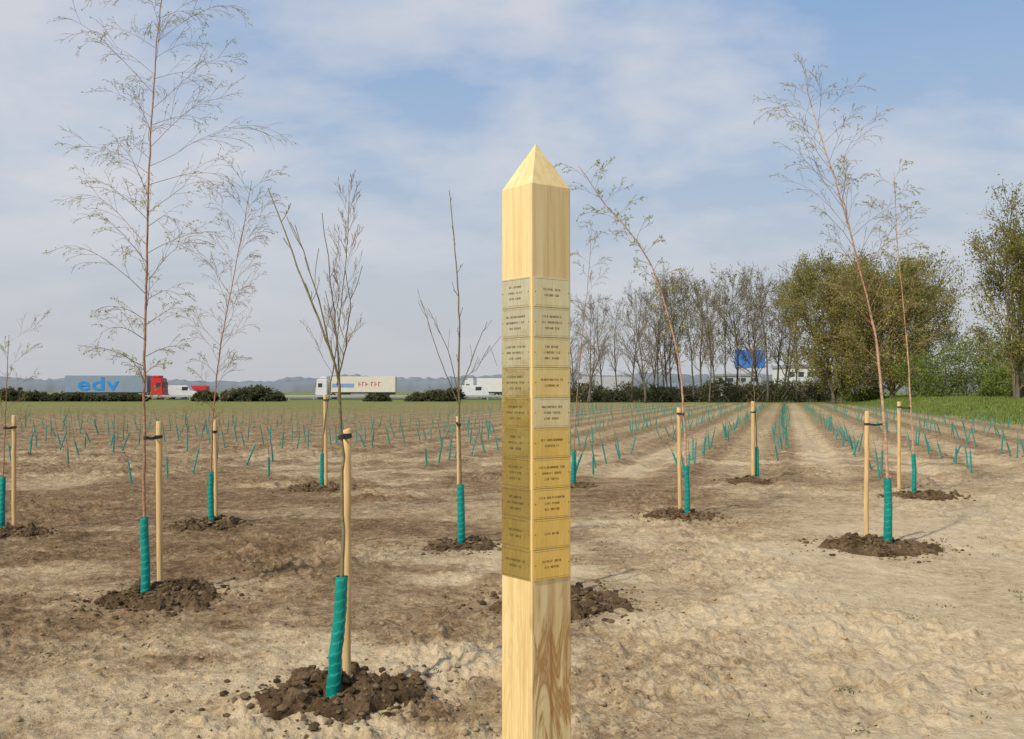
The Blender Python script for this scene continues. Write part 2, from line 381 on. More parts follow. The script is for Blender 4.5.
def sapling(name,cat,label,basepx,trunkpx,bark,twig,cfg,profile,nb,tstart,r0,rtop,seed,guard=True,guard_h=.65,leafy=True,elev=.7,gr=.034,extra=None,depthwob=.15,subp=.75,subl=(.15,.38)):
    rng=random.Random(seed)
    bx,by=G(*basepx); z=gz(bx,by); base=Vector((bx,by,z))
    e=empty(name,base,label,cat,"young trees staked in the field")
    pts=[Vector((0,0,-.08))]
    for i,(px,py) in enumerate(trunkpx):
        w=P(px,py,by+depthwob*math.sin(i*1.3+seed)*(i/len(trunkpx))); pts.append(w-base)
    sm=[]
    def cr(a,b_,c,d,t):
        return .5*((2*b_)+(c-a)*t+(2*a-5*b_+4*c-d)*t*t+(3*b_-a-3*c+d)*t**3)
    for i in range(len(pts)-1):
        a=pts[max(0,i-1)];b_=pts[i];c=pts[i+1];d=pts[min(len(pts)-1,i+2)]
        for k in range(5): sm.append(cr(a,b_,c,d,k/5)+Vector((rng.gauss(0,.003),rng.gauss(0,.003),0)))
    sm.append(pts[-1])
    cum=[0]
    for i in range(1,len(sm)): cum.append(cum[-1]+(sm[i]-sm[i-1]).length)
    T=cum[-1]
    mb=MB(); mb.tube(sm,[r0+(rtop-r0)*(c/T)**.85 for c in cum],8,0)
    obj("trunk",mb.mesh("trunk",[bark],True),parent=e)
    cm=MB(); cfg=dict(cfg); cfg['mat']=0
    az=rng.random()*6.28
    for k in range(nb):
        t=tstart+(.985-tstart)*(k+.7*rng.random())/nb
        L=t*T; i=max(j for j in range(len(cum)) if cum[j]<=L); i=min(i,len(sm)-2)
        q=sm[i].lerp(sm[i+1],(L-cum[i])/(cum[i+1]-cum[i])); dd=(sm[i+1]-sm[i]).normalized()
        az+=2.4+rng.gauss(0,.35)
        o=Vector((math.cos(az),math.sin(az),0)); el=elev*rng.uniform(.75,1.25)
        d=o*math.cos(el)+dd*math.sin(el)
        ln=profile(t)*rng.uniform(.55,1.15)
        rb=max(cfg['rmin'],(r0+(rtop-r0)*t**.85)*cfg.get('brad',.33))
        grow(cm,q,d,ln,rb,0,cfg,rng,cm if leafy else None)
    if extra:
        for poly,ra,rb_ in extra:
            pp=[P(px,py,by+dd)-base for px,py,dd in poly]
            full=[]
            for i in range(len(pp)-1):
                for k in range(4): full.append(pp[i].lerp(pp[i+1],k/4)+Vector((rng.gauss(0,.004),0,0)))
            full.append(pp[-1]); n=len(full)
            cm.tube(full,[ra+(rb_-ra)*i/(n-1) for i in range(n)],6,0,cap=False)
            for i in range(2,n-1):
                if rng.random()<subp:
                    dd=(full[i+1]-full[i]).normalized(); a=rng.random()*6.28
                    o=Vector((math.cos(a),math.sin(a),0)); d=dd*.85+o*.5
                    grow(cm,full[i],d,rng.uniform(*subl),max(cfg['rmin'],rb_*.9),1,cfg,rng,cm if leafy else None)
    obj("crown",cm.mesh("crown",[twig,BUD]),parent=e)
    if guard:
        gp=[]
        for i in range(9):
            zz=-.02+guard_h*i/8
            k=0
            while k<len(sm)-2 and sm[k+1].z<zz: k+=1
            a,b_=sm[k],sm[k+1]; t=(zz-a.z)/max(1e-6,(b_.z-a.z)); gp.append(a.lerp(b_,t))
        obj("tree_guard",guard_mesh(gp,gr,GUARD),parent=e)
    return e,base,sm

def stake(basepx,toppx,r=.023,tie=None,seed=0,label=None,dy=0):
    rng=random.Random(seed)
    bx,by=G(*basepx); by+=dy; z=gz(bx,by); base=Vector((bx,by,z))
    top=P(toppx[0],toppx[1],by)-base
    e=empty("wooden_stake",base,label or "round peeled wooden stake holding up a young tree","stake","round wooden stakes beside the young trees")
    mb=MB(); N=10; bot=Vector((-top.x*.1,0,-.12)); pts=[bot.lerp(top,i/N)+Vector((rng.gauss(0,.0015),rng.gauss(0,.0015),0)) for i in range(N+1)]
    rad=[r*(1+rng.gauss(0,.02)) for _ in pts]
    pts.append(top+Vector((0,0,.006))); rad.append(r*.8)
    mb.tube(pts,rad,14,0); mb.m[-2]=1
    obj("pole",mb.mesh("pole",[STAKE,STAKE2],True),parent=e)
    if tie is not None:
        q=tie-base; zc=q.z; c=top*((zc)/top.z)
        sb=MB()
        def ring(cen,rr,tilt=0):
            n=20; i0=len(sb.v)
            for j in range(n):
                a=6.2832*j/n
                for (dr,dz) in ((0,-.012),(.003,-.012),(.003,.012),(0,.012)):
                    sb.v.append((cen.x+(rr+dr)*math.cos(a),cen.y+(rr+dr)*math.sin(a),cen.z+dz+tilt*math.cos(a))); sb.c.append(.5)
            for j in range(n):
                for k in range(4):
                    sb.f.append((i0+j*4+k,i0+((j+1)%n)*4+k,i0+((j+1)%n)*4+(k+1)%4,i0+j*4+(k+1)%4)); sb.m.append(0)
        ring(c,r*1.03); ring(q,.017,.004)
        dv=(q-c); dl=dv.normalized(); pr=Vector((-dl.y,dl.x,0)).normalized()
        for s in (-1,1):
            a=c+pr*s*r; b_=q+pr*s*.017; m_=(c+q)/2+pr*s*.006-Vector((0,0,.01))
            for p0,p1 in ((a,m_),(m_,b_)):
                sb.quad(p0-Vector((0,0,.010)),p1-Vector((0,0,.010)),p1+Vector((0,0,.010)),p0+Vector((0,0,.010)))
        obj("tie_strap",sb.mesh("tie_strap",[STRAP]),parent=e)
    return e

def mound(px,py,rad,h,seed,dish=None):
    rng=random.Random(seed); cx,cy=G(px,py); h*=.6
    n=120; mb=MB()
    xs=np.linspace(-1.3,1.3,n)*rad; X,Y=np.meshgrid(xs,xs,indexing='ij')
    an=np.arctan2(Y,X); rr=np.sqrt(X*X+Y*Y)/rad
    edge=.84+.7*(fbm(np.cos(an)*1.8+seed,np.sin(an)*1.8+9,seed,3)-.5)
    edge=edge+.55*(fbm(X*8,Y*8,seed+3,3)-.5)
    q=rr/np.maximum(edge,.3)
    Zg=ground_z(X+cx,Y+cy)
    prof=np.clip(1-q**3.0,0,1)
    cl=fbm(X*10+seed,Y*10,seed+5,4); cl2=fbm(X*26+seed,Y*26,seed+8,3)
    hh=h*prof*(.5+1.3*(fbm(X*4+seed,Y*4,seed+2,3)-.2))+(.22*np.maximum(cl-.46,0)+.07*(cl2-.45))*np.clip(1.1-q,0,1)**.4
    tx,ty=(dish.x-cx,dish.y-cy) if dish is not None else (0,0)
    dd=np.sqrt((X-tx)**2+((Y-ty)+.07)**2)
    hh=hh*(1-.92*np.exp(-(dd/.13)**2))
    Z=hh+Zg+.003
    Z=np.where(q>1.0,Zg-.03,Z)
    zc=gz(cx,cy)
    co=np.stack([X.ravel(),Y.ravel(),(Z-zc).ravel()],1)
    mb.v=[tuple(c) for c in co]; mb.c=[float(c) for c in fbm(X*6,Y*6,seed+11,3).ravel()]
    keep=(q<1.1)
    for i in range(n-1):
        for j in range(n-1):
            if keep[i,j]: mb.f.append((i*n+j,(i+1)*n+j,(i+1)*n+j+1,i*n+j+1)); mb.m.append(0)
    for _ in range(int(2300*rad)):
        a=rng.random()*6.283; r=rad*abs(rng.gauss(0,.62))
        if r>rad*1.7: continue
        x=r*math.cos(a); y=r*math.sin(a)
        if math.hypot(x-tx,y-ty)<.07: continue
        i=int((x/rad/1.3+1)/2*(n-1)+.5); j=int((y/rad/1.3+1)/2*(n-1)+.5)
        zz=gz(cx+x,cy+y)-zc
        if 0<=i<n and 0<=j<n: zz=max(zz,float(Z[i,j])-zc)
        s=min(.032,.005+rng.expovariate(1/.008)); mb.clod(Vector((x,y,zz+s*.15)),s,rng,0,rng.uniform(.15,.95))
    obj("soil_mound",mb.mesh("soil_mound",[MOUND]),loc=(cx,cy,zc),label="low mound of dark dug soil clods on bare ground",cat="soil mound",group="soil mounds around the young trees")

BIR=dict(seg=4,jit=.06,up=.10,droop=.22,rmin=.0010,sides=(5,4,3),maxlev=2,kids=(6,3.2),ratio=.44,spread=.55,leaf=2.6,lsize=.014,lsig=.006)
BARE=dict(seg=4,jit=.05,up=.16,droop=.0,rmin=.0018,sides=(6,5,4),maxlev=1,kids=(2,1),ratio=.3,spread=.6,leaf=.5,lsize=.014,lsig=.003,brad=.5)

eA,bA,smA=sapling("young_cherry_tree","young tree","bare multi-stemmed young tree in a teal guard, tied to a stake",(332,697),
  [(337,640),(342,575),(343,500),(341,430),(337,375),(322,330),(298,268),(268,188)],BARKG,TWIGG,BARE,lambda t:.3*(1-t)+.08,5,.6,.0145,.0025,11,extra=[
  ([(339,400,0),(338,350,.05),(333,300,.1),(322,213,.15)],.006,.0018),
  ([(338,385,0),(345,345,-.1),(350,310,-.2),(352,290,-.25)],.0045,.0018),
  ([(333,360,0),(318,300,.05),(303,250,.08),(290,222,.1)],.0045,.0018)],gr=.035,leafy=False,subp=.35,subl=(.08,.22))
stake((347,690),(347,430),.022,bA+Vector((P(342,437,bA.y)-bA)),1)
mound(338,694,.50,.12,21,bA)
def pB(t):
    return .30+.60*math.sin(max(0,min(1,(t-.28)/.75))*math.pi) if t<.95 else .25
eB,bB,smB=sapling("birch_tree","birch tree","tall slender young birch with reddish bark, fine drooping twigs, teal guard",(146,599),
  [(145,550),(144,500),(144,430),(145,340),(147,250),(149,170),(153,90),(160,10),(166,-45)],BARKR,TWIGR,dict(BIR,kids=(7,3.4)),pB,50,.31,.015,.004,5,elev=.5)
stake((160,592),(159,422),.024,P(146,438,bB.y),2)
mound(156,599,.54,.11,22,bB)
pC=lambda t:.25+.55*math.sin(min(1,(t-.25)/.75)*2.6)
eC,bC,smC=sapling("birch_tree","birch tree","slim leaning young birch with fine twigs and teal guard",(211,525),
  [(211,480),(213,420),(220,350),(231,290),(243,230),(252,180)],BARKR,TWIGR,dict(BIR,rmin=.0014),pC,38,.3,.013,.003,9,elev=.75)
stake((216,523),(215,420),.023,P(214,432,bC.y),3)
mound(206,525,.46,.07,23,bC)
eD,bD,smD=sapling("young_cherry_tree","young tree","bare upright young tree with few short branches, teal guard",(461,546),
  [(461,500),(459,430),(459,370),(459,310),(455,250),(449,190)],BARKG,TWIGG,dict(BARE,rmin=.0022,kids=(2,1)),lambda t:.25*(1-t)+.08,8,.5,.016,.004,13,elev=.95,leafy=False,gr=.04,extra=[
  ([(459,405,0),(446,375,0),(432,335,.05),(421,300,.1)],.006,.0025),([(459,395,0),(448,350,.1),(434,320,.15),(428,308,.2)],.005,.0022),
  ([(460,390,0),(470,365,0),(481,335,.0),(487,322,.0)],.006,.0025),([(460,380,0),(476,370,-.1),(490,345,-.1),(497,366,-.1)],.004,.002)],subp=.45,subl=(.12,.3))
stake((459,540),(458,417),.02,P(459,425,bD.y),4,dy=.12)
mound(462,547,.38,.07,24,bD)
FAN=dict(BIR,up=.16,droop=.04,rmin=.002,leaf=1.2,kids=(5,3),spread=.5)
eE,bE,smE=sapling("birch_tree","birch tree","upright young tree with dense fan of fine twigs",(322,489),
  [(322,460),(325,420),(330,390),(337,340),(344,280),(348,230),(349,185)],BARKG,TWIGR,FAN,lambda t:.95*(1-t)+.35,36,.38,.016,.004,17,elev=.9,guard_h=.6)
stake((326,487),(325,395),.028,P(328,400,bE.y),5)
mound(318,489,.50,.06,25,bE)
eF,bF,smF=sapling("birch_tree","birch tree","small young tree with upright twigs, teal guard",(2,533),
  [(2,500),(4,450),(6,400),(9,335)],BARKR,TWIGR,dict(BIR,droop=.05),lambda t:.45,12,.5,.012,.003,19,elev=.7)
stake((14,531),(14,416),.024,P(5,428,bF.y),6)
mound(10,533,.42,.07,26,bF)
eX,bX,smX=sapling("young_cherry_tree","young tree","thin bare young tree growing behind the timber post",(541,600),
  [(541,540),(539,450),(537,380),(536,320),(535,262)],BARKG,TWIGG,dict(BARE,kids=(2,1)),lambda t:.28,9,.45,.013,.004,23,leafy=False,elev=.8)
stake((528,596),(528,418),.021,None,7)
mound(560,602,.58,.10,27)
eG,bG,smG=sapling("birch_tree","birch tree","thin young birch with a few pale leaves",(573,486),
  [(574,450),(577,400),(582,340),(588,280),(592,228)],BARKR,TWIGR,dict(BIR,rmin=.0018),lambda t:.6,20,.35,.012,.003,29,elev=.6,guard_h=.62)
mound(572,486,.4,.05,28,bG)
HL=dict(BIR,leaf=2.6,lsize=.024,droop=.22,rmin=.0015,kids=(5,2.6))
pH=lambda t:.24+.66*max(0,t-.45)
eH,bH,smH=sapling("birch_tree","birch tree","leaning young birch with light green leaves, teal guard",(687,516),
  [(687,480),(684,420),(680,370),(668,315),(652,268),(632,235),(606,205),(578,165)],BARKW,TWIGR,HL,pH,32,.42,.018,.005,31,elev=.6,guard_h=.66,depthwob=.05)
stake((680,514),(679,408),.026,P(683,414,bH.y),8)
mound(679,516,.48,.07,29,bH)
eI,bI,smI=sapling("birch_tree","birch tree","thin bare young tree with short twigs, teal guard",(757,480),
  [(757,450),(755,410),(753,370),(752,335)],BARKG,TWIGR,dict(BIR,leaf=.8,kids=(4,2),rmin=.0022),lambda t:.5,12,.42,.012,.003,37,elev=.8,guard_h=.6)
stake((753,480),(753,402),.034,P(755,412,bI.y),9)
mound(748,481,.42,.05,30,bI)
pJ=lambda t:.30+1.1*math.sin(max(0,min(1,(t-.3)/.78))*math.pi)*.60
eJ,bJ,smJ=sapling("birch_tree","birch tree","tall leaning young birch with salmon bark and drooping twigs, teal guard",(888,546),
  [(888,500),(886,450),(882,400),(876,340),(864,285),(852,240),(838,190),(822,140),(806,85)],BARKW,TWIGR,dict(BIR,leaf=2.2,lsize=.017,rmin=.0012),pJ,40,.38,.021,.004,41,elev=.75,gr=.042,guard_h=.72)
stake((866,546),(867,412),.024,P(884,424,bJ.y),10)
mound(880,547,.60,.09,31,bJ)
eK,bK,smK=sapling("birch_tree","birch tree","slender young birch with pale green leaves, teal guard",(914,496),
  [(914,460),(911,410),(908,360),(903,300),(897,240),(894,172)],BARKW,TWIGR,dict(BIR,leaf=2.4,lsize=.025,droop=.26,rmin=.0018),lambda t:.65,26,.38,.018,.004,43,elev=.65,guard_h=.66)
stake((899,489),(899,402),.028,P(909,408,bK.y),11)
mound(925,497,.56,.06,32,bK)
tick("saplings")

# ------------------------------------------------------------------ memorial post
W=.05; cx,cy=.0487,2.03
PZ=gz(cx,cy)
post=empty("timber_post",(cx,cy,PZ),"square pale timber post with pointed top and brass name plates","wooden post",rot=(0,0,0))
nl=Vector((-.8,-.6,0)); nr=Vector((.6,-.8,0))
def shaft():
    mb=MB(); bv=.0022
    zs=[-.35,.3,.8,1.1,1.4,1.7,2.008-PZ]
    prof=[]
    for sx,sy in ((-1,-1),(1,-1),(1,1),(-1,1)):
        if sx*sy>0: a=[(sx*(W),sy*(W-bv)),(sx*(W-bv*.3),sy*(W-bv*.3)),(sx*(W-bv),sy*W)]
        else: a=[(sx*(W-bv),sy*W),(sx*(W-bv*.3),sy*(W-bv*.3)),(sx*W,sy*(W-bv))]
        prof+=a
    n=len(prof)
    for z in zs:
        for a,b_ in prof:
            q=nr*(-b_)+nl*(-a); mb.v.append((q.x,q.y,z)); mb.c.append(.5)
    for k in range(len(zs)-1):
        for j in range(n):
            j2=(j+1)%n; mb.f.append((k*n+j,k*n+j2,(k+1)*n+j2,(k+1)*n+j)); mb.m.append(0)
    mb.f.append(tuple(reversed(range(n)))); mb.m.append(0)
    t=len(mb.v); b0=(len(zs)-1)*n
    for a,b_ in prof:
        q=nr*(-b_*.02)+nl*(-a*.02); mb.v.append((q.x,q.y,2.101-PZ)); mb.c.append(.5)
    for j in range(n):
        j2=(j+1)%n; mb.f.append((b0+j,b0+j2,t+j2,t+j)); mb.m.append(0)
    mb.f.append(tuple(t+j for j in range(n))); mb.m.append(0)
    return mb.mesh("shaft",[WOOD])
me=shaft()
import bmesh
bm=bmesh.new(); bm.from_mesh(me); bmesh.ops.recalc_face_normals(bm,faces=bm.faces); bm.to_mesh(me); bm.free()
obj("shaft",me,parent=post)
rows=10; z1=1.824-PZ; z0=1.226-PZ; ph=(z1-z0)/rows
prng=random.Random(99)
for side,nrm in (("l",nl),("r",nr)):
    tx=Vector((-nrm.y,nrm.x,0))
    for r in range(rows):
        zc=z1-ph*(r+.5); hw=.0465+prng.uniform(-.0005,.0005); hh=ph*.5-.0005; th=.0012
        tilt=prng.uniform(-.012,.012); yaw=prng.uniform(-.008,.008)
        if side=='r' and r==4: tilt=.03
        mb=MB()
        def pt(a,z,o):
            q=nrm*(W+o+.001+a*yaw+z*tilt)+tx*a; return (q.x,q.y,z)
        ch=.0005
        for (a,zz,o) in [(-hw,-hh,-.002),(hw,-hh,-.002),(hw,hh,-.002),(-hw,hh,-.002),(-hw,-hh,th-ch),(hw,-hh,th-ch),(hw,hh,th-ch),(-hw,hh,th-ch),(-hw+ch,-hh+ch,th),(hw-ch,-hh+ch,th),(hw-ch,hh-ch,th),(-hw+ch,hh-ch,th)]:
            mb.v.append(pt(a,zz,o)); mb.c.append(.5)
        for k in range(4):
            k2=(k+1)%4; mb.f.append((k,k2,4+k2,4+k)); mb.m.append(0); mb.f.append((4+k,4+k2,8+k2,8+k)); mb.m.append(0)
        mb.f.append((8,9,10,11)); mb.m.append(0)
        def bar(a0,a1,b0,b1): mb.quad(pt(a0,b0,th+.0005),pt(a1,b0,th+.0005),pt(a1,b1,th+.0005),pt(a0,b1,th+.0005),1)
        be=.0035
        bar(-hw+be,hw-be,hh-be,hh-be+.0004); bar(-hw+be,hw-be,-hh+be-.0004,-hh+be)
        nlines=prng.choice([2,3,3,3]) if r<8 else 2
        if r==rows-2 and side=='r': nlines=1
        for li in range(nlines):
            ly=(nlines-1)/2*.0115-li*.0115
            nch=prng.randint(9,17) if li<nlines-1 else 10
            cw=.0038; lh=.0044 ; x=-nch*cw/2; st=.0006
            gap=prng.randint(3,nch-3)
            for c_ in range(nch):
                if c_==gap: x+=cw; continue
                y0=ly-lh/2; y1=ly+lh/2; w=.0026; kind=prng.randint(0,6)
                if kind!=3: bar(x,x+st,y0,y1)
                if kind in(0,1,4): bar(x+w-st,x+w,y0,y1)
                if kind in(0,2,3,5): bar(x+st,x+w-st,y1-st,y1)
                if kind in(1,2,5): bar(x+st,x+w-st,ly-st/2,ly+st/2)
                if kind in(0,2,6): bar(x+st,x+w-st,y0,y0+st)
                if kind==3: bar(x+w/2-st/2,x+w/2+st/2,y0,y1-st)
                x+=cw
        for sx in (-1,1):
            n=8; i=len(mb.v)
            for j in range(n):
                a=6.283*j/n; mb.v.append(pt(sx*(hw-.004)+.001*math.cos(a),.001*math.sin(a),th+.0009)); mb.c.append(.5)
            mb.f.append(tuple(range(i,i+n))); mb.m.append(1)
        me=mb.mesh("name_plate",[BRASS,ENG])
        o=obj("name_plate",me,loc=(0,0,zc),parent=post)
        if side=='l':
            t=max(0,min(1,(r-1.5)/2.5)); c=tuple((1-t)*a+t*b_ for a,b_ in zip((1.,.86,.52),(.80,.64,.22)))
        else:
            t=max(0,min(1,(r-1)/4)); c=tuple((1-t)*a+t*b_ for a,b_ in zip((.98,.80,.42),(1.,.76,.26)))  # lower plates brighter here than on the left: reflected light put into colour
        if side=='r' and r==4: c=(1.,.93,.62)  # glint on this one plate painted in as a paler base colour
        k=prng.uniform(.93,1.02); o.color=(c[0]*k,c[1]*k,c[2]*k,1)

# ------------------------------------------------------------------ seedlings
def seedling_mesh(rng,simple_=False,mb=None,off=None,n=6,rk=1.):
    own=mb is None
    if own: mb=MB(); off=Vector((0,0,0))
    h=rng.uniform(.32,.50); lean=Vector((rng.gauss(0,.075)+.03,rng.gauss(0,.07),0)); r=rng.uniform(.016,.022)*rk
    pts=[off+Vector((0,0,-.04)),off+lean*.5+Vector((0,0,h*.5)),off+lean+Vector((0,0,h))]
    mb.tube(pts,[r,r*.95,r*.85],n,0,cap=not simple_)
    if not simple_:
        for k in range(5):
            t=(k+.5)/5; c=off+lean*t+Vector((0,0,h*t)); mb.tube([c-Vector((0,0,.008)),c+Vector((0,0,.012))],[r*1.12,r*1.12],n,0)
    top=pts[-1]+lean*.5+Vector((rng.gauss(0,.03),rng.gauss(0,.03),rng.uniform(.15,.4)))
    mb.tube([pts[-1],top],[.006,.003],3,1,cap=False)
    return mb
pl=[]; srng=random.Random(5)
for k in range(-44,9):
    u0=-1.9+1.8*k
    v=12.0; ph_=srng.random()*20
    while v<105:
        v+=1.0+srng.uniform(-.35,.4)
        u=u0+srng.gauss(0,.10); x=u*CR+v*SR; y=-u*SR+v*CR
        if y<18.0+2.0*math.sin(k*1.7): continue
        if abs(x/y)>.57 or verge(x,y)>-1.5: continue
        left=1-float(ss(-.12,.06,x/y))
        if y>92-32*left: continue
        pk=.95-.18*left-.45*left*float(ss(30,55,y))
        pk*=.15+1.45*float(ss(.25,.65,vn(v*.28+ph_,k*3.3,8)))
        if srng.random()>pk: continue
        pl.append((y,x,left))
pl.sort(); print("seedlings",len(pl))
vars_=[seedling_mesh(random.Random(100+i)).mesh("seedling",[SEEDG,TWIGG]) for i in range(12)]
xs=np.array([p[1] for p in pl]); ys=np.array([p[0] for p in pl]); zs=ground_z(xs,ys)
for i in range(min(300,len(pl))):
    obj("tree_seedling",srng.choice(vars_),(xs[i],ys[i],zs[i]),label="tiny tree seedling in a short teal spiral guard",cat="seedling",group="seedlings planted in rows",rot=(0,0,srng.gauss(0,.8)))
mb=MB()
for i in range(300,len(pl)):
    seedling_mesh(srng,True,mb,Vector((xs[i],ys[i],zs[i])),4,.8 if pl[i][2]<.5 else .62)
obj("far_seedlings",mb.mesh("far_seedlings",[SEEDG,TWIGG]),kind="stuff",label="distant rows of seedlings in teal guards",cat="seedlings")
tick("seedlings")

# ------------------------------------------------------------------ big trees
def bigtree_meshes(seed,H,R,cfg,nb,tstart,r0,bark,twig,leaf,elev,prof=None,multi=1,lean=.22):
    rng=random.Random(seed)
    tm=MB(); cm=MB(); cfg=dict(cfg); cfg['mat']=0; cfg['fast']=1
    for mi in range(multi):
        Hm=H*(1 if mi==0 else rng.uniform(.75,.98))
        d=Vector((rng.gauss(0,.06),rng.gauss(0,.06),1)); p=Vector((0 if multi==1 else rng.gauss(0,.4),0 if multi==1 else rng.gauss(0,.4),-.3)); pts=[p.copy()]
        if multi>1: d+=Vector((rng.gauss(0,lean),rng.gauss(0,lean),0))
        n=12
        for i in range(n):
            d=(d+Vector((rng.gauss(0,.06),rng.gauss(0,.06),.11))).normalized(); p=p+d*Hm*.93/n; pts.append(p.copy())
        rad=[r0*(1-.9*(i/n)**.8) for i in range(n+1)]; rad[0]*=1.3
        tm.tube(pts,rad,8,0)
        az=rng.random()*6
        for k in range(nb//multi):
            t=tstart+(.98-tstart)*(k+rng.random())/(nb//multi); f=t*n; i=min(int(f),n-1)
            q=pts[i].lerp(pts[i+1],f-i); az+=2.4+rng.gauss(0,.6)
            el=elev*rng.uniform(.6,1.35); dd=Vector((math.cos(az)*math.cos(el),math.sin(az)*math.cos(el),math.sin(el)))
            s=(t-tstart)/(1-tstart)
            ln=R*(prof(s) if prof else math.sin(.5+s*2.3))*rng.uniform(.6,1.25)
            grow(cm,q,dd,ln,max(cfg['rmin'],rad[i]*.5),0,cfg,rng,cm)
    return tm.mesh("trunk",[bark],True),cm.mesh("crown",[twig,leaf])
def place_tree(name,meshes,px,d,s,label,cat,group=None,rz=0,sx=1):
    x=(px-512)/F*d; z=gz(x,d)
    e=empty(name,(x,d,z),label,cat,group,rot=(0,0,rz)); e.scale=(s*sx,s*sx,s)
    obj("trunk",meshes[0],parent=e); obj("crown",meshes[1],parent=e)
FAR=dict(seg=3,jit=.11,up=.12,droop=.02,rmin=.018,sides=(4,3,3),maxlev=2,kids=(5,3.4),ratio=.52,spread=.6,leaf=1.0,lsize=.2,lsig=.22)
va=[bigtree_meshes(200+i,16,[4.0,5.0,3.6,4.6,4.4,5.][i],dict(FAR,leaf=[.4,.8,2.4,.7,3.0,1.2][i]),[26,30,26,28,30,32][i],[.28,.2,.32,.25,.25,.2][i],.20,FBARK,FTWIG,FLEAF,[.85,.75,.9,.8,.8,.7][i],lambda s:.55+.5*math.sin(.4+s*2.4),multi=[1,2,1,1,1,2][i],lean=.1) for i in range(6)]
trng=random.Random(12)
x=574
tl=[]
while x<800:
    top=303-34*min(1,max(0,(x-570)/120))+trng.uniform(-6,20)
    tl.append((x,trng.uniform(124,146),top)); x+=trng.uniform(7,12.5) if x>640 else trng.uniform(11,17)
for i,(px,d,top) in enumerate(tl):
    H=CAMZ+(391-top)/F*d
    m=va[trng.choice([0,1,3,5]) if px<670 else trng.choice([0,1,2,3,4,5,2])]
    place_tree("tall_tree",m,px,d,H/16.8,"tall bare roadside tree with thin upright branches and early buds","tree","row of tall trees at the field edge",trng.random()*6.28,trng.uniform(.7,.95))
# broad willow crowns: horizontal reach set by an ellipsoid profile
WIL=dict(FAR,leaf=7.,lsize=.22,lsig=.36,kids=(8,6),spread=.7,up=.06,droop=.03,jit=.12,ratio=.46,rmin=.02)
w1=bigtree_meshes(301,14,6.4,WIL,96,.10,.26,FBARK,WTWIG,WLEAF,.55,lambda s:.25+.80*math.sin(math.pi*min(1,.12+s*.80)),multi=2,lean=.06)
w2=bigtree_meshes(305,12.5,7.4,WIL,118,.06,.26,FBARK,WTWIG,WLEAF,.50,lambda s:.25+.82*math.sin(math.pi*min(1,.16+s*.78)),multi=3,lean=.08)
place_tree("willow_tree",w1,838,117,1.21,"large round tree in yellow-olive spring leaf at the field edge","tree",sx=.78)
place_tree("willow_tree",w2,894,110,1.17,"broad rounded tree in olive spring leaf beside the grass bank","tree",sx=.80)
OPEN=dict(FAR,leaf=6.5,lsize=.17,lsig=.24,kids=(7,5),up=.2,droop=.03,rmin=.014)
w3=bigtree_meshes(311,13,4.2,OPEN,56,.10,.15,FBARK,WTWIG,WLEAF,.85,lambda s:.5+.5*math.sin(s*2.7),multi=3)
place_tree("tall_tree",w3,1014,70,1.02,"tall open-crowned tree with yellowish new leaves on the bank","tree")
place_tree("tall_tree",w3,1052,76,.95,"tall open-crowned tree with yellowish new leaves on the bank","tree",rz=2)
tick("bigtrees")
def bush(name,px,d,w,h,leaf,seed,label,n=None,ls=.22):
    rng=random.Random(seed); x=(px-512)/F*d; z=gz(x,d); mb=MB()
    for k in range(14):
        a=rng.random()*6.28; q=Vector((rng.gauss(0,w*.15),rng.gauss(0,w*.1),-.1)); t=Vector((q.x+math.cos(a)*w*.35,q.y+math.sin(a)*w*.3,h*rng.uniform(.5,.95)))
        mb.tube([q,q.lerp(t,.5)+Vector((0,0,h*.1)),t],[.05,.035,.012],4,0,cap=False)
    cl=[]
    for k in range(int(34*max(1,w/h))):
        a=rng.random()*6.28; r=math.sqrt(rng.random()); hz=rng.uniform(.1,1)
        cl.append((Vector((math.cos(a)*r*w*.46*(1.1-.35*hz),math.sin(a)*r*w*.32,h*hz*(1-.25*r*r)*rng.uniform(.75,1.))),rng.uniform(.07,.15)*h,rng.random()))
    for c,s,cc in cl:
        for _ in range(n or 130):
            q=c+Vector((rng.gauss(0,s),rng.gauss(0,s),rng.gauss(0,s*.8)))
            if q.z<0: q.z=abs(q.z)*.5
            mb.leaf(q,ls*rng.uniform(.6,1.3),rng,1,.65,min(1,max(0,cc*.5+rng.random()*.3+q.z/h*.3)))
    return obj(name,mb.mesh(name,[FBARK,leaf]),(x,d,z),label=label,cat="bush")
for px,d,w,h,leaf,s in [(942,98,7.2,6.4,GLEAF,1),(976,96,6.8,7.0,GLEAF,2),(918,104,5,5.0,GLEAF,3),(1008,88,5.0,3.2,GLEAF,4),(1004,94,6.2,6.2,GLEAF,5),(1038,80,5.4,3.6,GLEAF,6),(862,116,5,3.6,GLEAF,7)]:
    bush("round_bush",px,d,w,h,leaf,s,"dense round green bush on the grass bank",n=150,ls=.19)
for i,(px,w) in enumerate([(585,7),(610,6),(632,6),(655,8),(675,6),(698,7),(722,7),(742,6),(762,7),(782,7),(806,6),(826,6)]):
    bush("low_scrub_bush",px,130+(i%3)*4,w,trng.uniform(1.6,3.4),HLEAF,20+i,"low dark scrubby bush under the tall trees",n=40,ls=.26)
for i,(px,w,h) in enumerate([(58,4,1.1),(76,5,1.3),(98,5,1.0),(120,5,1.2),(138,3,1.0),(205,4,1.5),(236,5,1.9),(256,6,2.3),(272,4,1.5),(440,5,1.7),(454,3,2.0),(378,4,1.1),(418,4,1.2),(10,6,2),(32,6,1.4)]):
    bush("roadside_bush",px,140,w,h,HLEAF,50+i,"dark low bush beside the motorway",n=50,ls=.3)
mb=MB()
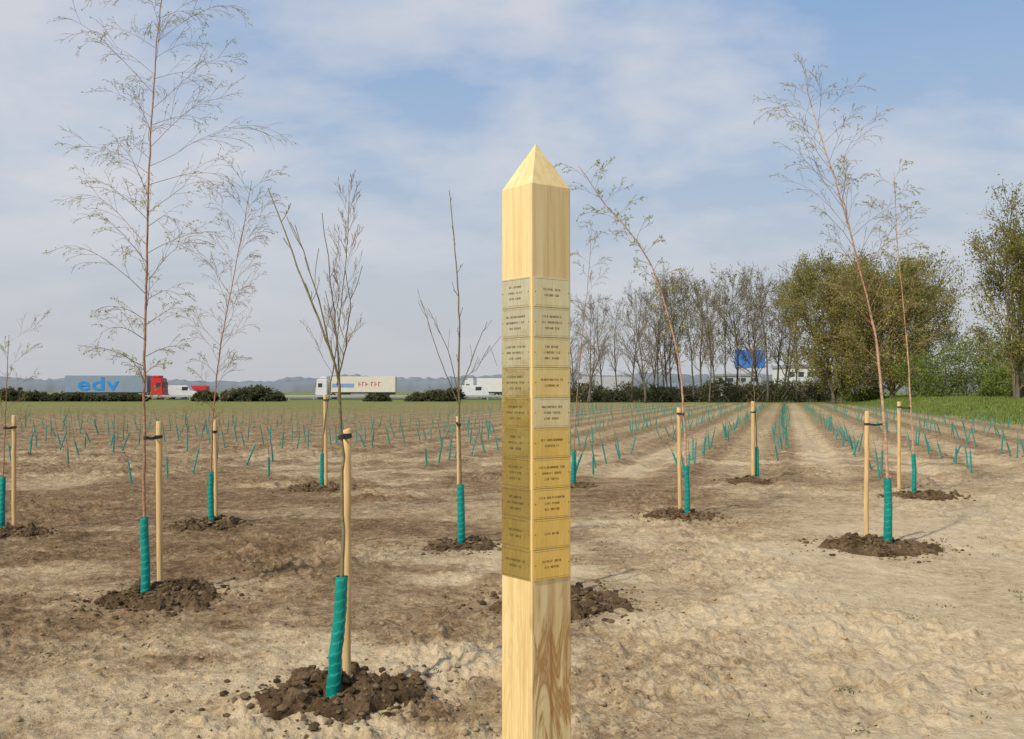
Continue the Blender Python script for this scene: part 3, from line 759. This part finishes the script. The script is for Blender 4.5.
for (D,hs,sd,jit) in ((900,1.0,4,1),(700,.55,40,1)):
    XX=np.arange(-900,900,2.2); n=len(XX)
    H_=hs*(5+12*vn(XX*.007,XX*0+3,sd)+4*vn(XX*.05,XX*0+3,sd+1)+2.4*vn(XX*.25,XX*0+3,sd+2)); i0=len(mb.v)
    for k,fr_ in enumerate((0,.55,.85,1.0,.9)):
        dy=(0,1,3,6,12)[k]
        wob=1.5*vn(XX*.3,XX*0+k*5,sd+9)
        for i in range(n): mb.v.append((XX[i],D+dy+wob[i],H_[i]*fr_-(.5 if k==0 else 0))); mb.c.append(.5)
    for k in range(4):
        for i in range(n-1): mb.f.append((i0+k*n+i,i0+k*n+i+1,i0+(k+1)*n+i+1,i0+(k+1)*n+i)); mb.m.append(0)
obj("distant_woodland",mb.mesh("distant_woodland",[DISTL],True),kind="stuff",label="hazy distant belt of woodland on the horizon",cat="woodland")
mb=MB(); rng=random.Random(8)
yy=np.array([30+88*rng.random()**1.2 for _ in range(60000)]); xx=np.array([rng.uniform(.15,.62) for _ in range(60000)])*yy
vg=verge(xx,yy)+np.array([rng.uniform(-1.5,1.) for _ in range(60000)]); ok=(vg>0)&(vg<12); xx=xx[ok][:15000]; yy=yy[ok][:15000]; zz=ground_z(xx,yy); tf=fbm(xx*.6,yy*.6,55,3)
for i in range(len(xx)):
    for _ in range(3):
        q=Vector((xx[i]+rng.gauss(0,.12),yy[i]+rng.gauss(0,.12),zz[i]-.02)); h=rng.uniform(.08,.22)*(.4+2.6*max(0,float(tf[i])-.3)); a=rng.random()*6.28
        w=Vector((math.cos(a),math.sin(a),0))*.03; t=Vector((rng.gauss(0,.06),rng.gauss(0,.06),h))
        mb.quad(q-w,q+w,q+w*.3+t,q-w*.3+t,0,rng.random())
obj("verge_grass",mb.mesh("verge_grass",[GRASS]),kind="stuff",label="rough green grass on the field bank",cat="grass")
tick("bushes")
# ------------------------------------------------------------------ motorway, vehicles, buildings
ASPH=simple("asphalt",(.07,.07,.072),(.045,.045,.047),scale=.8,rough=.9)
WHT=simple("road_paint",(.75,.75,.73),(.6,.6,.58),rough=.7)
mb=MB(); mb.quad((-900,162,.03),(900,162,.03),(900,187,.03),(-900,187,.03))
obj("motorway",mb.mesh("motorway",[ASPH]),kind="structure")
mb=MB()
for yy in (162.6,173.2,175.6,186.2): mb.quad((-900,yy,.034),(900,yy,.034),(900,yy+.2,.034),(-900,yy+.2,.034))
for yy in (167.,180.):
    for k in range(-60,60): mb.quad((k*9,yy,.034),(k*9+3,yy,.034),(k*9+3,yy+.15,.034),(k*9,yy+.15,.034))
obj("road_markings",mb.mesh("road_markings",[WHT]),kind="structure")
STEEL=simple("galvanised_steel",(.5,.51,.52),(.35,.36,.37),rough=.5,metal=.3)
def barrier(y,x0,x1):
    mb=MB()
    for (za,zb,o) in ((.45,.53,.0),(.53,.57,.05),(.57,.65,.05),(.65,.69,.05),(.69,.77,0)):
        mb.box((x0,y-.04-o*.5,za),(x1,y,zb-.002),0)
    x=x0
    while x<x1: mb.box((x,y+.01,-.1),(x+.12,y+.13,.7),0); x+=4
    obj("crash_barrier",mb.mesh("crash_barrier",[STEEL]),label="long galvanised steel crash barrier along the motorway",cat="crash barrier")
barrier(161.2,-140,5)

PAINT={}
def paint(n,c,rough=.4):
    if n not in PAINT: PAINT[n]=simple("paint_"+n,c,tuple(x*.88 for x in c),scale=1.5,rough=rough)
    return PAINT[n]
TYRE=simple("tyre_rubber",(.025,.025,.025),(.015,.015,.015),rough=.85)
GLASS=simple("dark_glass",(.05,.06,.07),(.03,.035,.04),rough=.12)
HUB=simple("wheel_hub",(.4,.4,.4),(.25,.25,.25),rough=.5)
def bevbox(lo,hi,bv,mats,name,taper=None):
    bm=bmesh.new(); bmesh.ops.create_cube(bm,size=1)
    for v in bm.verts:
        v.co=Vector([lo[i]+(v.co[i]+.5)*(hi[i]-lo[i]) for i in range(3)])
        if taper: taper(v)
    bmesh.ops.bevel(bm,geom=bm.edges[:],offset=bv,segments=2,affect='EDGES')
    me=bpy.data.meshes.new(name); bm.to_mesh(me); bm.free()
    for m in mats: me.materials.append(m)
    return me
def wheel_mesh(r=.5,w=.32):
    mb=MB(); n=20
    mb.tube([Vector((0,-w/2,0)),Vector((0,-w/2+.04,0)),Vector((0,w/2-.04,0)),Vector((0,w/2,0))],[r*.93,r,r,r*.93],n,0)
    mb.tube([Vector((0,-w/2-.02,0)),Vector((0,-w/2+.01,0))],[r*.42,r*.55],n,1)
    return mb.mesh("wheel",[TYRE,HUB])
WH=wheel_mesh(); WHS=wheel_mesh(.34,.22)
def text_mesh(s,size,mat,w=None):
    cu=bpy.data.curves.new("lettering",'FONT'); cu.body=s; cu.size=size; cu.extrude=.015; cu.offset=.055; cu.space_character=1.1
    o=bpy.data.objects.new("tmp",cu); COL.objects.link(o)
    bpy.context.view_layer.update()
    me=bpy.data.meshes.new_from_object(o.evaluated_get(bpy.context.evaluated_depsgraph_get()))
    bpy.data.objects.remove(o); me.materials.clear(); me.materials.append(mat)
    if w:
        xs=[v.co.x for v in me.vertices]; k=w/(max(xs)-min(xs)); m0=min(xs)
        for v in me.vertices: v.co.x=(v.co.x-m0)*k
    return me
def truck(x,y,dirn,cabcol,boxcol,label,Lb=13.6,text=None,tcol=None,tw=6,ts=2.2,marks=False,stripe=None):
    e=empty("articulated_lorry",(x,y,.04),label,"lorry","vehicles on the motorway"); s=dirn
    def bx(name,lo,hi,bv,mat,taper=None):
        if s<0: lo,hi=(-hi[0],lo[1],lo[2]),(-lo[0],hi[1],hi[2])
        return obj(name,bevbox(lo,hi,bv,[mat],name,taper),parent=e)
    bx("trailer_box",(-Lb/2,-1.25,1.15),(Lb/2,1.25,3.95),.05,boxcol)
    bx("chassis",(-Lb/2+.2,-1.0,.75),(Lb/2-.3,1.0,1.14),.03,paint("chassis",(.06,.06,.06)))
    bx("side_guard",(-Lb/2+4.8,-1.22,.55),(Lb/2-3.6,-1.17,.95),.01,paint("guard",(.3,.3,.3)))
    def tp(v):
        if v.co.x*s>Lb/2+2 and v.co.z>2: v.co.x-=s*.35
    bx("cab",(Lb/2+.55,-1.22,.55),(Lb/2+2.75,1.22,3.55),.12,cabcol,tp)
    bx("side_window",(Lb/2+1.45,-1.245,2.05),(Lb/2+2.2,-1.215,2.75),.008,GLASS)
    bx("windscreen",(Lb/2+2.52,-1.05,2.0),(Lb/2+2.66,1.05,2.85),.01,GLASS)
    bx("bumper",(Lb/2+2.6,-1.2,.4),(Lb/2+2.84,1.2,.85),.04,paint("grey",(.2,.2,.2)))
    bx("wind_deflector",(Lb/2+.7,-1.0,3.56),(Lb/2+1.9,1.0,3.95),.08,cabcol)
    bx("fuel_tank",(Lb/2-1.5,-1.15,.5),(Lb/2-.2,-.7,1.0),.06,STEEL)
    if stripe: bx("painted_panel",(Lb/2-4.2,-1.262,2.0),(Lb/2-.3,-1.252,2.7),.002,stripe)
    for wx in (-Lb/2+1.6,-Lb/2+2.9,-Lb/2+4.2,Lb/2+.2-.7,Lb/2+1.9):
        for sy in (-1,1):
            o=obj("wheel",WH,(wx*s,sy*1.05,.5),e)
            if sy>0:o.rotation_euler=(0,0,math.pi)
    if text:
        me=text_mesh(text,ts,tcol,tw); obj("lettering",me,(-tw/2-1.2,-1.285,1.55),e,rot=(math.pi/2,0,0))
    if marks:
        mbk=MB(); xx=-.8
        for k in range(6):
            w=.42; mbk.box((xx,-1.27,2.2),(xx+.14,-1.252,3.0))
            if k%2: mbk.box((xx+.15,-1.27,2.84),(xx+w,-1.252,3.0))
            else: mbk.box((xx+.15,-1.27,2.5),(xx+w,-1.252,2.66))
            xx+=.62 if k!=2 else 1.0
        obj("lettering",mbk.mesh("lettering",[tcol]),parent=e)
    return e
RED=paint("red",(.55,.03,.03)); WH1=paint("white",(.72,.72,.70)); CRM=paint("cream",(.74,.68,.53))
BLU=paint("slate_blue",(.24,.31,.38)); EDV=paint("bright_blue",(.02,.26,.66)); LBL=paint("light_blue",(.2,.38,.6)); FRED=paint("faded_red",(.55,.12,.08)); GRY=paint("off_white",(.5,.5,.5))
def X_(px,d): return (px-512)/F*d
truck(X_(109,166),166,1,RED,BLU,"grey-blue articulated lorry with red cab and blue lettering on motorway",text="edv",tcol=EDV,tw=6.8,ts=3.1)
truck(X_(364,178),178,-1,WH1,CRM,"cream articulated lorry with white cab and small red lettering",Lb=11.5,tcol=FRED,marks=True,stripe=LBL)
truck(X_(494,205),205,-1,WH1,WH1,"plain white articulated lorry on the motorway",Lb=7)
truck(X_(612,182),182,-1,GRY,GRY,"plain white articulated lorry on the motorway",Lb=7)
def van(x,y,s,col,label,name="delivery_van",cat="van"):
    e=empty(name,(x,y,.04),label,cat,"vehicles on the motorway")
    prof=[(-2.6,.35),(-2.6,2.2),(-2.45,2.35),(1.1,2.35),(1.75,1.45),(2.5,1.15),(2.65,.9),(2.65,.35)]
    mb=MB(); n=len(prof)
    for yy in (-.95,.95):
        for a,z in prof: mb.v.append((a*s,yy*(1 if z<1.5 else .93),z)); mb.c.append(.5)
    for j in range(n):
        j2=(j+1)%n; mb.f.append((j,j2,n+j2,n+j)); mb.m.append(0)
    mb.f.append(tuple(range(n))); mb.f.append(tuple(range(2*n-1,n-1,-1))); mb.m+=[0,0]
    me=mb.mesh("body",[col]); bm=bmesh.new(); bm.from_mesh(me); bmesh.ops.recalc_face_normals(bm,faces=bm.faces); bmesh.ops.bevel(bm,geom=bm.edges[:],offset=.05,segments=2,affect='EDGES'); bm.to_mesh(me); bm.free()
    obj("body",me,parent=e)
    g_=MB()
    for sy in (-1,1):
        yy=sy*.955; g_.box((min(.3*s,1.3*s),min(yy,yy*.93),1.5),(max(.3*s,1.3*s),max(yy,yy*.93),2.1),0)
    obj("side_window",g_.mesh("side_window",[GLASS]),parent=e)
    for wx in (-1.7,1.75):
        for sy in (-1,1):
            o=obj("wheel",WHS,(wx*s,sy*.86,.34),e)
            if sy>0:o.rotation_euler=(0,0,math.pi)
van(X_(182,172),172,1,WH1,"white delivery van driving on the motorway")
van(X_(194,181),181,-1,RED,"red delivery van driving on the motorway")
van(X_(474,172),172,1,WH1,"white delivery van driving on the motorway")
def warehouse(px,d,w,h,dep,col,roofcol,label):
    x=X_(px,d); e=empty("warehouse",(x,d,0),label,"warehouse")
    mb=MB(); mb.box((-w/2,0,0),(w/2,dep,h)); obj("wall",mb.mesh("wall",[col]),parent=e)
    mb=MB(); mb.box((-w/2-.3,-.3,h+.003),(w/2+.3,dep+.3,h+.5)); obj("roof",mb.mesh("roof",[roofcol]),parent=e)
    for k in range(3):
        mb=MB(); xx=-w/2+w*(k+.5)/3; hw=min(1.6,w/8)
        mb.box((xx-hw,-.06,0.0),(xx+hw,-.004,3.6)); obj("loading_door",mb.mesh("loading_door",[paint("door",(.35,.37,.4))]),parent=e)
        mb=MB(); mb.box((xx-hw*.8,-.05,h*.68),(xx+hw*.8,-.004,h*.68+1.1)); obj("window",mb.mesh("window",[GLASS]),parent=e)
warehouse(801,215,6,6.5,12,WH1,paint("roofgrey",(.3,.31,.33)),"white box-shaped warehouse seen behind the trees")
warehouse(606,230,12,4.4,12,GRY,paint("roofgrey",(.3,.31,.33)),"low white warehouse seen behind the bare trees")
warehouse(742,240,9,5,14,paint("greywall",(.5,.52,.54)),paint("roofgrey",(.3,.31,.33)),"pale grey warehouse seen behind the trees")
d=190; x=X_(750,d); e=empty("road_sign",(x,d,0),"large blue motorway sign panel on two steel posts","road sign")
z0=CAMZ+(390-368)/F*d; z1_=CAMZ+(390-350)/F*d
obj("sign_panel",bevbox((-2.9,-.06,z0),(2.9,.06,z1_),.03,[paint("signblue",(.06,.22,.62))],"sign_panel"),parent=e)
for sx in (-1.8,1.8):
    mb=MB(); mb.tube([Vector((sx,.17,-.2)),Vector((sx,.17,z1_))],[.1,.1],10,0); obj("sign_post",mb.mesh("sign_post",[STEEL]),parent=e)

# ------------------------------------------------------------------ world, sun, camera
SAZ=math.radians(42); SEL=math.radians(42)
w=bpy.data.worlds.new("World"); scene.world=w; w.use_nodes=True; nt=w.node_tree; bg=nt.nodes["Background"]
sky=nt.nodes.new("ShaderNodeTexSky"); sky.sky_type='NISHITA'; sky.sun_disc=False; sky.sun_elevation=SEL; sky.sun_rotation=math.pi+SAZ; sky.dust_density=2.5; sky.air_density=1.2
tc=nt.nodes.new("ShaderNodeTexCoord"); sp=nt.nodes.new("ShaderNodeSeparateXYZ"); nt.links.new(tc.outputs["Generated"],sp.inputs[0])
zc=mth(nt,'MAXIMUM',sp.outputs[2],0.0); zd=mth(nt,'ADD',zc,.28)
cb=nt.nodes.new("ShaderNodeCombineXYZ"); nt.links.new(mth(nt,'DIVIDE',sp.outputs[0],zd),cb.inputs[0]); nt.links.new(mth(nt,'DIVIDE',sp.outputs[1],zd),cb.inputs[1])
mp=nt.nodes.new("ShaderNodeMapping"); mp.inputs["Location"].default_value=(1.7,.6,0); mp.inputs["Rotation"].default_value=(0,0,.45); mp.inputs["Scale"].default_value=(1.1,1.3,1); nt.links.new(cb.outputs[0],mp.inputs["Vector"])
c1=noise(nt,1.5,7,.5,mp.outputs["Vector"],.25)
c2=noise(nt,5.5,6,.6,mp.outputs["Vector"],.2)
cf=mth(nt,'ADD',mth(nt,'MULTIPLY',c1,.82),mth(nt,'MULTIPLY',c2,.18))
base=ramp(nt,zc,[(.0,(.56,.575,.61)),(.10,(.54,.58,.645)),(.22,(.40,.52,.69)),(.38,(.25,.41,.68)),(1.,(.14,.26,.52))])
side=mth(nt,'MULTIPLY',sp.outputs[0],-.35)
cm_=ramp(nt,mth(nt,'ADD',cf,mth(nt,'MULTIPLY',side,.35)),[(.42,0.),(.51,.5),(.62,.95)])
fade=ramp(nt,zc,[(.03,.2),(.18,1.)])
col=mix(nt,mth(nt,'MULTIPLY',mth(nt,'MULTIPLY',cm_,fade),.9),base,(.72,.72,.75))
col=mix(nt,1.0,col,(10,10,10),'MULTIPLY')
fin=mix(nt,.9,sky.outputs[0],col)
nt.links.new(fin,bg.inputs["Color"]); bg.inputs["Strength"].default_value=.1

sd=bpy.data.lights.new("sun",'SUN'); sd.energy=3.6; sd.angle=math.radians(1.5); sd.color=(1,.94,.80)
so=bpy.data.objects.new("sun",sd); COL.objects.link(so)
sv=Vector((-math.sin(SAZ)*math.cos(SEL),-math.cos(SAZ)*math.cos(SEL),math.sin(SEL)))
so.rotation_euler=sv.to_track_quat('Z','Y').to_euler(); so.location=(0,0,30)

cd=bpy.data.cameras.new("camera"); cam=bpy.data.objects.new("camera",cd); COL.objects.link(cam)
cd.sensor_width=36; cd.lens=36*F/1024; cd.clip_end=8000; cd.clip_start=.05
cam.location=(0,0,CAMZ); cam.rotation_euler=(math.pi/2+TH,0,0); scene.camera=cam
scene.view_settings.view_transform='Standard'; scene.view_settings.look='None'; scene.view_settings.exposure=0
tick("end")
